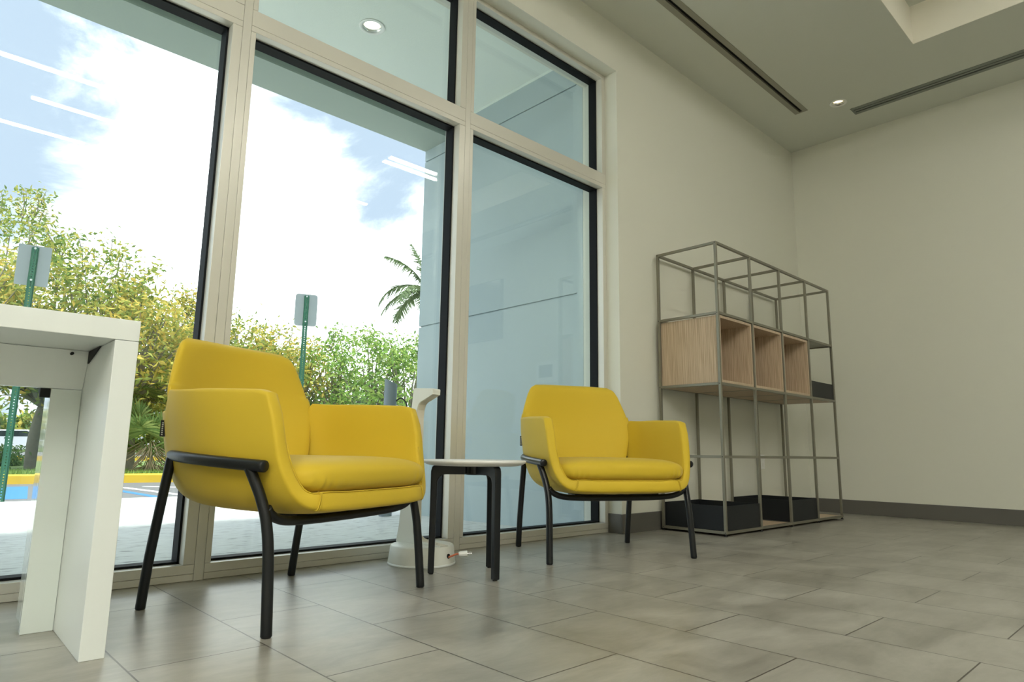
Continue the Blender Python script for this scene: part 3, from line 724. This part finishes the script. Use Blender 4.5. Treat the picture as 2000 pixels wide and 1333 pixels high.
# ================================================================== SMALL WALL FITTINGS
t = thing('wall_outlet', (4.49, YW, .372), label='white electrical outlet cover low on the wall behind the shelving', cat='outlet')
obj('cover_plate', boxes((-.030, .030, -.005, -.0004, -.05, .05)), 'plastic', t, bevel=.002)
obj('socket', boxes((-.014, .014, -.0065, -.0052, .010, .034), (-.014, .014, -.0065, -.0052, -.034, -.010)), 'topwhite', t, bevel=.002)
t = thing('television', (XR, -1.45, 2.13), label='black wall-mounted screen on the right wall, seen only mirrored in the glass', cat='television')
obj('body', boxes((-.05, -.002, -.42, .42, -.37, .37)), 'dark', t, bevel=.004); obj('screen', boxes((-.053, -.0505, -.41, .41, -.36, .36)), 'screen', t)
t = thing('wall_panel', (XR, -.26, 1.29), label='small white wall box with dark display on the right wall, seen mirrored in the glass', cat='wall panel')
obj('body', boxes((-.05, -.002, -.16, .16, -.12, .12)), 'plastic', t, bevel=.004); obj('display', boxes((-.053, -.0505, -.11, .09, -.06, .08)), 'screen', t)

# ================================================================== OUTSIDE GROUND
def ground(name, poly, z0, mt, kind='structure', parent=None, zt=None):
    bm = bmesh.new()
    A = [bm.verts.new((x, y, (zt(x, y) if zt else z0))) for x, y in poly]; B = [bm.verts.new((x, y, -.5)) for x, y in poly]
    bm.faces.new(A); bm.faces.new(B[::-1])
    for i in range(len(A)): bm.faces.new((A[i], B[i], B[(i+1) % len(A)], A[(i+1) % len(A)]))
    return obj(name, bm, mt, parent, kind=kind)
yp = lambda x: 7.62-.055*x
ground('pavement', [(-30, 2.43), (30, 2.43), (30, yp(30)), (-30, yp(-30))], 0, 'pave', zt=lambda x, y: -.035-.013*(y-2.43) if y < 9 else -.11)
yc = lambda x: 11.72-.155*x
lot = ground('parking_lot', [(-30, yp(-30)-.05), (30, yp(30)-.05), (30, yc(30)+.1), (-30, yc(-30)+.1)], -.13, 'asphalt')
def line(name, a, b, wd, mt, z=-.1285):
    a, b = Vector((*a, 0)), Vector((*b, 0)); d = (b-a).normalized(); nn = Vector((-d.y, d.x, 0))*wd/2
    bm = bmesh.new(); poly = [a-nn, b-nn, b+nn, a+nn]
    prism(bm, [(p.x, p.y) for p in poly], -.135, z); return obj(name, bm, mt, lot)
line('painted_line', (2.406, 10.098), (2.60, 8.1), .10, 'paintw'); line('painted_line', (2.70, 10.2), (3.3, 9.45), .10, 'paintw', -.128)
line('painted_line', (2.20, 9.5), (2.27, 7.9), .10, 'paintb', -.1275); line('painted_line', (3.6, 10.4), (3.9, 8.0), .10, 'paintw')
bm = bmesh.new(); prism(bm, [(-2.2, 8.40), (1.151, 8.40), (1.475, 10.82), (-2.2, 10.9)], -.135, -.1284); obj('painted_bay', bm, 'paintb', lot)
bm = bmesh.new()
A = [(-25, yc(-25)), (-25, yc(-25)+.16)]
for (x0, x1) in ((-25, 0), (0, 25)):
    pass
prism(bm, [(-25, yc(-25)), (25, yc(25)), (25, yc(25)+.17), (-25, yc(-25)+.17)], -.3, .0); obj('curb', bm, 'curb', kind='structure', bevel=.02, seg=3)
ground('verge', [(-28, yc(-28)+.16), (28, yc(28)+.16), (28, 22), (-28, 22)], -.015, 'grass')
ground('far_road', [(-60, 22), (60, 22), (60, 60), (-60, 60)], -.13, 'asphalt')
bm = bmesh.new(); box(bm, -50, 50, 26.0, 26.25, -.3, .05); obj('curb', bm, 'curb', kind='structure')
ground('far_verge', [(-60, 60), (60, 60), (60, 130), (-60, 130)], -.05, 'grass')
bm = bmesh.new()
for k in range(9000):
    x = random.uniform(.3, 6.5); y = yc(x)+.2+random.random()**1.6*2.2; h = random.uniform(.03, .08); a = random.uniform(0, pi); l = random.uniform(-.03, .03)
    dx, dy = .006*cos(a), .006*sin(a)
    bm.faces.new([bm.verts.new((x-dx, y-dy, -.016)), bm.verts.new((x+dx, y+dy, -.016)), bm.verts.new((x+l, y+l, -.016+h))])
tag(obj('grass', bm, 'blade'), 'short green grass growing behind the yellow curb', 'grass', kind='stuff')

# ================================================================== SIGNS AND BOLLARD
def sign(x, y, zt, zb, gz, ang, label, rnd):
    t = thing('street_sign', (x, y, gz), ang, label=label, cat='sign', group='sign backs outside the window')
    z0, z1 = zb-gz, zt-gz; hw = .132
    bm = bmesh.new(); poly = []
    for (cx_, cz_, a0) in ((hw-rnd, z1-rnd, 0), (-hw+rnd, z1-rnd, 90), (-hw+rnd, z0+rnd, 180), (hw-rnd, z0+rnd, 270)):
        for k in range(6): a_ = R(a0+18*k); poly.append((cx_+rnd*cos(a_), cz_+rnd*sin(a_)))
    prism(bm, poly, .003, .007, lambda a_, b_, h: (a_, h, b_)); obj('sign_plate', bm, 'signback', t)
    # perforated U-channel post: a hat section with a row of real holes in its web
    top = z1-.02
    bm = bmesh.new(); pit = .026; nh = int(top/pit)
    wb = .015; hr = .0045
    ys_ = -.024
    zprev = -.3
    # web built from cells with square holes
    box(bm, -wb, -hr, ys_-.003, ys_, -.3, top); box(bm, hr, wb, ys_-.003, ys_, -.3, top)
    z = .02
    box(bm, -hr, hr, ys_-.003, ys_, -.3, z)
    for k in range(nh):
        z2 = z+2*hr; z3 = min(z+pit, top)
        if z2 >= top-.01: break
        box(bm, -hr, hr, ys_-.003, ys_, z2, z3); z = z3
    box(bm, -wb-.003, -wb, ys_-.003, 0, -.3, top); box(bm, wb, wb+.003, ys_-.003, 0, -.3, top)
    box(bm, -wb-.015, -wb-.003, -.003, 0, -.3, top); box(bm, wb+.003, wb+.015, -.003, 0, -.3, top)
    obj('post', bm, 'green_post', t)
    for zz in (z1-.035, z0+.05):
        bm = bmesh.new(); tube(bm, [(0, ys_-.010, zz), (0, ys_-.002, zz)], .010, 10); obj('bolt', bm, 'bolt', t)
    return t
# facing away: the plate's front looks outwards, we see its back with the post
sign(.845, 7.60, 2.31, 1.915, -.11, R(-10), 'back of a squarish grey sign on a green perforated post above the desk', .008)
sign(3.60, 7.53, 2.305, 1.905, -.11, R(-22), 'grey round-cornered sign back on a green post above the nearer yellow chair', .035)
t = thing('bollard', (2.99, 4.55, -.06), label='grey cylindrical bollard with slanted top outside, behind the white stand', cat='bollard')
bm = bmesh.new(); n_ = 40; r_ = .047; bot = []; topv = []
for k in range(n_):
    a = 2*pi*k/n_; x, y = r_*cos(a), r_*sin(a); bot.append(bm.verts.new((x, y, -.1)))
    topv.append(bm.verts.new((x, y, .985-.45*(x*.72-y*.69))))
for k in range(n_): bm.faces.new((bot[k], bot[(k+1) % n_], topv[(k+1) % n_], topv[k]))
bm.faces.new(topv); bm.faces.new(bot[::-1]); t.location = (2.72, 4.20, -.06)
obj('tube', bm, 'bollard', t, bevel=.002)
bm = bmesh.new(); tube(bm, catmull([(.02, -.03, .83), (.06, -.05, .86), (.10, -.06, .83), (.11, -.06, .78)], 6), .006, 8); obj('handle', bm, 'gasket', t, smooth=True)

# ================================================================== VEGETATION
def leafquad(bm, c, s, mi=0):
    d = Vector((random.gauss(0, 1), random.gauss(0, 1), random.gauss(0, .7)-.3)).normalized()
    n = Vector((random.gauss(0, 1), random.gauss(0, 1), random.gauss(0, 1)+.8)).normalized(); sd_ = d.cross(n)
    if sd_.length < .1: return
    sd_.normalize(); w_ = s*random.uniform(.32, .45)
    up_ = sd_.cross(d)*s*.12
    a = bm.verts.new(c); b = bm.verts.new(c+d*s*.45+sd_*w_/2+up_); e = bm.verts.new(c+d*s); f = bm.verts.new(c+d*s*.45-sd_*w_/2+up_)
    bm.faces.new((a, b, e)); bm.faces.new((a, e, f))
def polar(az, d): return Vector((d*cos(R(az)), d*sin(R(az)), 0))
def tree(az, d, topel, rad, zlow, mt, label, ncl=70, lpc=60, ls=.13, wisp=3, name='broadleaf_tree', dens_sigma=.20):
    b = polar(az, d); zt = .42+d*topel+.0
    t = thing(name, (b.x, b.y, -.02), label=label, cat='tree', group='broadleaf trees beyond the curb')
    fo = bmesh.new(); br = bmesh.new()
    hub = Vector((random.uniform(-.1, .1), random.uniform(-.1, .1), max(.8, zlow+.3)))
    tube(br, catmull([(0, 0, -.1), (random.uniform(-.08, .08), 0, hub.z*.5), hub], 5), [.12-.003*k for k in range(11)], 9)
    zc = (zt+zlow)/2; hz = (zt-zlow)/2
    for k in range(ncl):
        while True:
            q = Vector((random.uniform(-1, 1), random.uniform(-1, 1), random.uniform(-1, 1)))
            if .25 < q.length < 1: break
        q = q.normalized()*(.45+.55*random.random()**.6)
        c = Vector((q.x*rad, q.y*rad, zc+q.z*hz*(.86+.14*random.random())))
        sg = dens_sigma*random.uniform(.7, 1.35)
        midp = hub.lerp(c, .5)+Vector((0, 0, .1))
        pts = catmull([hub, midp, c], 3)
        tube(br, pts, [.035, .03, .025, .02, .014, .010, .006], 5)
        for _ in range(int(lpc*random.uniform(.6, 1.3))):
            leafquad(fo, c+Vector((random.gauss(0, sg), random.gauss(0, sg), random.gauss(0, sg*.75))), ls*random.uniform(.65, 1.2))
    for k in range(wisp):                    # thin shoots standing out of the crown
        a = random.uniform(0, 2*pi); s_ = Vector((cos(a)*rad*.5*random.random(), sin(a)*rad*.3, zt-hz*.35)); e_ = s_+Vector((random.uniform(-.3, .3), 0, random.uniform(.35, .6)*hz*.8))
        pts = catmull([s_, (s_+e_)/2+Vector((.05, 0, 0)), e_], 3); tube(br, pts, [.014, .012, .010, .009, .008, .006, .004], 5)
        for _ in range(int(lpc*.9)):
            u_ = random.random()**.7; leafquad(fo, s_.lerp(e_, u_)+Vector((random.gauss(0, .12), random.gauss(0, .12), random.gauss(0, .08))), ls*.85)
    obj('foliage', fo, mt, t, smooth='raw'); obj('branches', br, 'bark', t, smooth=True)
    return t
T = [(88.0, 13.5, .27, 1.5, .9, 'leaf_y', 'yellow-green broadleaf tree at the left edge behind the square sign', 80, 4),
     (85.3, 17.0, .315, 1.2, 2.4, 'leaf_m', 'tall thin-topped tree at the far left reaching above the square sign', 34, 6),
     (82.2, 14.8, .275, 1.5, .8, 'leaf_m', 'leafy tree just right of the square sign, open crown with twigs', 74, 5),
     (79.0, 14.3, .262, 1.25, .8, 'leaf_m', 'bushy yellow-green tree above the desk corner', 84, 2),
     (76.4, 13.6, .222, 1.15, .7, 'leaf_y', 'tree with yellowing leaves between the desk and the nearer chair', 84, 2),
     (73.3, 15.2, .205, 1.0, .7, 'leaf_y', 'yellowing tree behind the back of the nearer chair, left of the mullion', 60, 5),
     (70.6, 14.6, .188, 1.1, .9, 'leaf_m', 'tree just right of the first mullion, leaves turning yellow', 70, 3),
     (67.6, 15.0, .175, 1.1, .9, 'leaf_y', 'low yellow-leaved tree left of the round-cornered sign', 70, 2),
     (64.6, 15.4, .155, 1.1, .8, 'leaf_y', 'low tree directly behind the round-cornered sign post', 66, 2),
     (61.6, 15.0, .175, 1.1, .6, 'leaf_g', 'green tree with thin upright shoots, right of the round-cornered sign', 56, 6),
     (58.6, 14.2, .175, 1.05, .5, 'leaf_g', 'airy bright green tree in the middle of the second pane', 56, 5),
     (55.4, 14.0, .165, 1.1, .5, 'leaf_g', 'green tree partly hidden by the grey outer wall', 60, 5)]
for a_ in T:
    az, d, el, rad, zl, mt, lb, nc, wi = a_
    if az > 70: tree(az, d, el, rad, zl, mt, lb, ncl=nc, wisp=wi, ls=.135, lpc=62)
    else: tree(az, d, el, rad, zl, mt, lb, ncl=int(nc*.8), wisp=wi+1, ls=.13, lpc=50, dens_sigma=.17)
# low shrubs under the trees
def shrub(az, d, r, h, mt, label, n=1500, ls=.10):
    b = polar(az, d); t = thing('shrub', (b.x, b.y, -.02), label=label, cat='shrub', group='shrubs under the trees')
    bm = bmesh.new(); st_ = bmesh.new()
    for _ in range(n):
        q = Vector((random.gauss(0, .42), random.gauss(0, .42), abs(random.gauss(0, .5))))
        leafquad(bm, Vector((q.x*r, q.y*r, min(q.z, 1.1)*h)), ls*random.uniform(.6, 1.2))
    for k in range(7): tube(st_, [(0, 0, -.05), (random.uniform(-.3, .3)*r, random.uniform(-.3, .3)*r, h*.7)], .012, 5)
    obj('foliage', bm, mt, t, smooth='raw'); obj('stems', st_, 'bark', t)
for (az, d, r, h, mt, lb) in ((86.8, 14.4, .8, .5, 'leaf_d', 'dark low shrub behind the curb at the left edge'), (83.9, 17, .5, .35, 'leaf_d', 'dark low shrub under the tree beside the sign post'),
                              (78.2, 15.8, .7, .8, 'leaf_g', 'green shrub to the left of the fan palm'), (72.2, 14.5, .7, .8, 'leaf_g', 'green shrub hidden mostly behind the nearer chair'),
                              (64, 14.4, .8, .9, 'leaf_g', 'green shrub below the round-cornered sign'), (58, 13.8, .8, .9, 'leaf_g', 'green shrub low in the second pane beside the stand')):
    shrub(az, d, r, h, mt, lb)
# fan palm (saw palmetto) at the curb
b = polar(75.0, 12.9); fp = thing('fan_palm', (b.x, b.y, -.02), label='low fan palm with dry brown leaf bases behind the yellow curb', cat='palm')
def fan(bm, c, d, s, nb=26):
    d = d.normalized(); sd_ = d.cross(Vector((0, 0, 1))); sd_ = sd_.normalized() if sd_.length > .05 else Vector((1, 0, 0)); nn = sd_.cross(d)
    for k in range(nb):
        a = R(-118+236*k/(nb-1)); v = (d*cos(a)+sd_*sin(a)+nn*.18*cos(a*2)).normalized(); w_ = v.cross(nn).normalized()*s*.035
        droop = Vector((0, 0, -.16*s))
        p = [bm.verts.new(c+v*s*.10), bm.verts.new(c+v*s*.5+w_), bm.verts.new(c+v*s+droop), bm.verts.new(c+v*s*.5-w_)]
        bm.faces.new((p[0], p[1], p[2])); bm.faces.new((p[0], p[2], p[3]))
for k in range(17):
    a = 2*pi*k/17+random.uniform(-.1, .1); el = random.uniform(.25, 1.2)
    d = Vector((cos(a)*cos(el), sin(a)*cos(el), sin(el))); ln = random.uniform(.55, .85)
    s0 = Vector((0, 0, .25)); e0 = s0+d*ln
    bm = bmesh.new(); tube(bm, catmull([s0, s0+d*ln*.5+Vector((0, 0, .05)), e0], 3), .007, 5); fan(bm, e0, (d+Vector((0, 0, -.1))), random.uniform(.38, .52))
    obj('frond', bm, 'leaf_fan', fp, smooth='raw')
bm = bmesh.new()
for k in range(90):
    a = random.uniform(0, 2*pi); r_ = random.uniform(.05, .5); z = random.uniform(.0, .45)
    tube(bm, [(cos(a)*r_*.3, sin(a)*r_*.3, z+.08), (cos(a)*r_, sin(a)*r_, max(.0, z-.12))], .008, 4)
obj('dry_leaf_base', bm, 'deadfrond', fp)
# big fan palm leaf hanging from the dark palm left of it
b = polar(77.3, 13.6); fp2 = thing('fan_palm', (b.x, b.y, -.02), label='taller fan palm with hanging green leaves between desk and nearer chair', cat='palm')
bm = bmesh.new(); tube(bm, catmull([(0, 0, -.1), (.03, 0, .6), (.02, 0, 1.25)], 5), .09, 10); obj('trunk', bm, 'bark', fp2, smooth=True)
for k in range(15):
    a = 2*pi*k/15+random.uniform(-.1, .1); el = random.uniform(-.5, .8)
    d = Vector((cos(a)*cos(el), sin(a)*cos(el), sin(el))); ln = random.uniform(.4, .6)
    s0 = Vector((.02, 0, 1.2)); e0 = s0+d*ln
    bm = bmesh.new(); tube(bm, [s0, e0], .007, 5); fan(bm, e0, d+Vector((0, 0, -.5)), random.uniform(.4, .55))
    obj('frond', bm, 'leaf_fan', fp2, smooth='raw')
# tall feather palm behind the outer wall
b = polar(54.35, 26); pz = .42+26*.243
pm = thing('feather_palm', (b.x, b.y, -.05), label='tall feather-leaved palm half hidden by the grey outer wall', cat='palm')
bm = bmesh.new(); tube(bm, catmull([(0, 0, -.1), (.05, 0, pz*.5), (0, 0, pz)], 8), [.2-.006*k for k in range(17)], 12); obj('trunk', bm, 'bark', pm, smooth=True)
def feather(a, el, ln, droop):
    bm = bmesh.new(); p = Vector((0, 0, pz+.05)); pts = [p.copy()]; e_ = el; h = Vector((cos(a), sin(a), 0))
    for k in range(14):
        p = p+(h*cos(e_)+Vector((0, 0, sin(e_))))*ln/14; pts.append(p.copy()); e_ -= droop/14
    tube(bm, pts, [.022-.0013*k for k in range(15)], 5)
    side = Vector((-sin(a), cos(a), 0))
    for k in range(1, 14):
        for j in range(5):
            c = pts[k].lerp(pts[k+1], j/5); tdir = (pts[k+1]-pts[k]).normalized(); l_ = ln*.27*sin(pi*min(1, (k+1)/15))+.10
            for s_ in (-1, 1):
                v = (side*s_*.9+tdir*.55+Vector((0, 0, random.uniform(-.7, .15)))).normalized(); w_ = tdir*.036
                q = [bm.verts.new(c-w_), bm.verts.new(c+v*l_+Vector((0, 0, -.05))), bm.verts.new(c+w_)]
                bm.faces.new(q)
    obj('frond', bm, 'leaf_p', pm, smooth='raw')
for (a, el, ln, dr) in ((144, .55, 2.3, 1.9), (150, 0.05, 2.2, 1.3), (140, 1.15, 2.3, 1.0), (120, 1.45, 2.2, .5), (160, -.4, 2.0, .9), (60, .6, 2.3, 1.6), (0, .4, 2.3, 1.6), (-60, .7, 2.2, 1.7), (-30, 0, 2.2, 1.2), (200, .3, 2.2, 1.6), (250, .8, 2.2, 1.6), (300, .2, 2.2, 1.5), (100, .1, 2.2, 1.5)):
    feather(R(a), el, ln, dr)
# far planting strip behind the second road
bm = bmesh.new()
for k in range(9000):
    x = random.uniform(-6, 34); c = Vector((x, 62+random.uniform(-1, 1), random.random()**.8*(3.2+1.2*sin(x*.5)+.7*sin(x*1.7))))
    leafquad(bm, c, random.uniform(.5, .9))
tag(obj('hedge', bm, 'leaf_m', smooth='raw'), 'distant green tree belt on the far side of the road', 'hedge', kind='stuff')
# parked car
cr_ = thing('car', (4.5, 40, -.13), R(0), label='white car parked far off, beyond the sign post at the left', cat='car')
bm = bmesh.new(); prof = [(-1.85, .30), (-1.88, .62), (-1.75, .80), (-1.0, .88), (-.62, 1.22), (.55, 1.25), (1.15, .92), (1.75, .84), (1.85, .6), (1.85, .30)]
prism(bm, prof, -.75, .75, lambda a_, b_, h: (a_, h, b_)); obj('body', bm, 'carw', cr_, bevel=.06, seg=3)
bm = bmesh.new(); prism(bm, [(-.88, .90), (-.58, 1.17), (.50, 1.20), (.98, .93)], -.752, -.745, lambda a_, b_, h: (a_, h, b_)); obj('side_window', bm, 'carglass', cr_)
for x_ in (-1.15, 1.15):
    for y_ in (-.72, .72):
        bm = bmesh.new(); tube(bm, [(x_, y_-.09, .28), (x_, y_+.09, .28)], .28, 24); obj('wheel', bm, 'tyre', cr_)
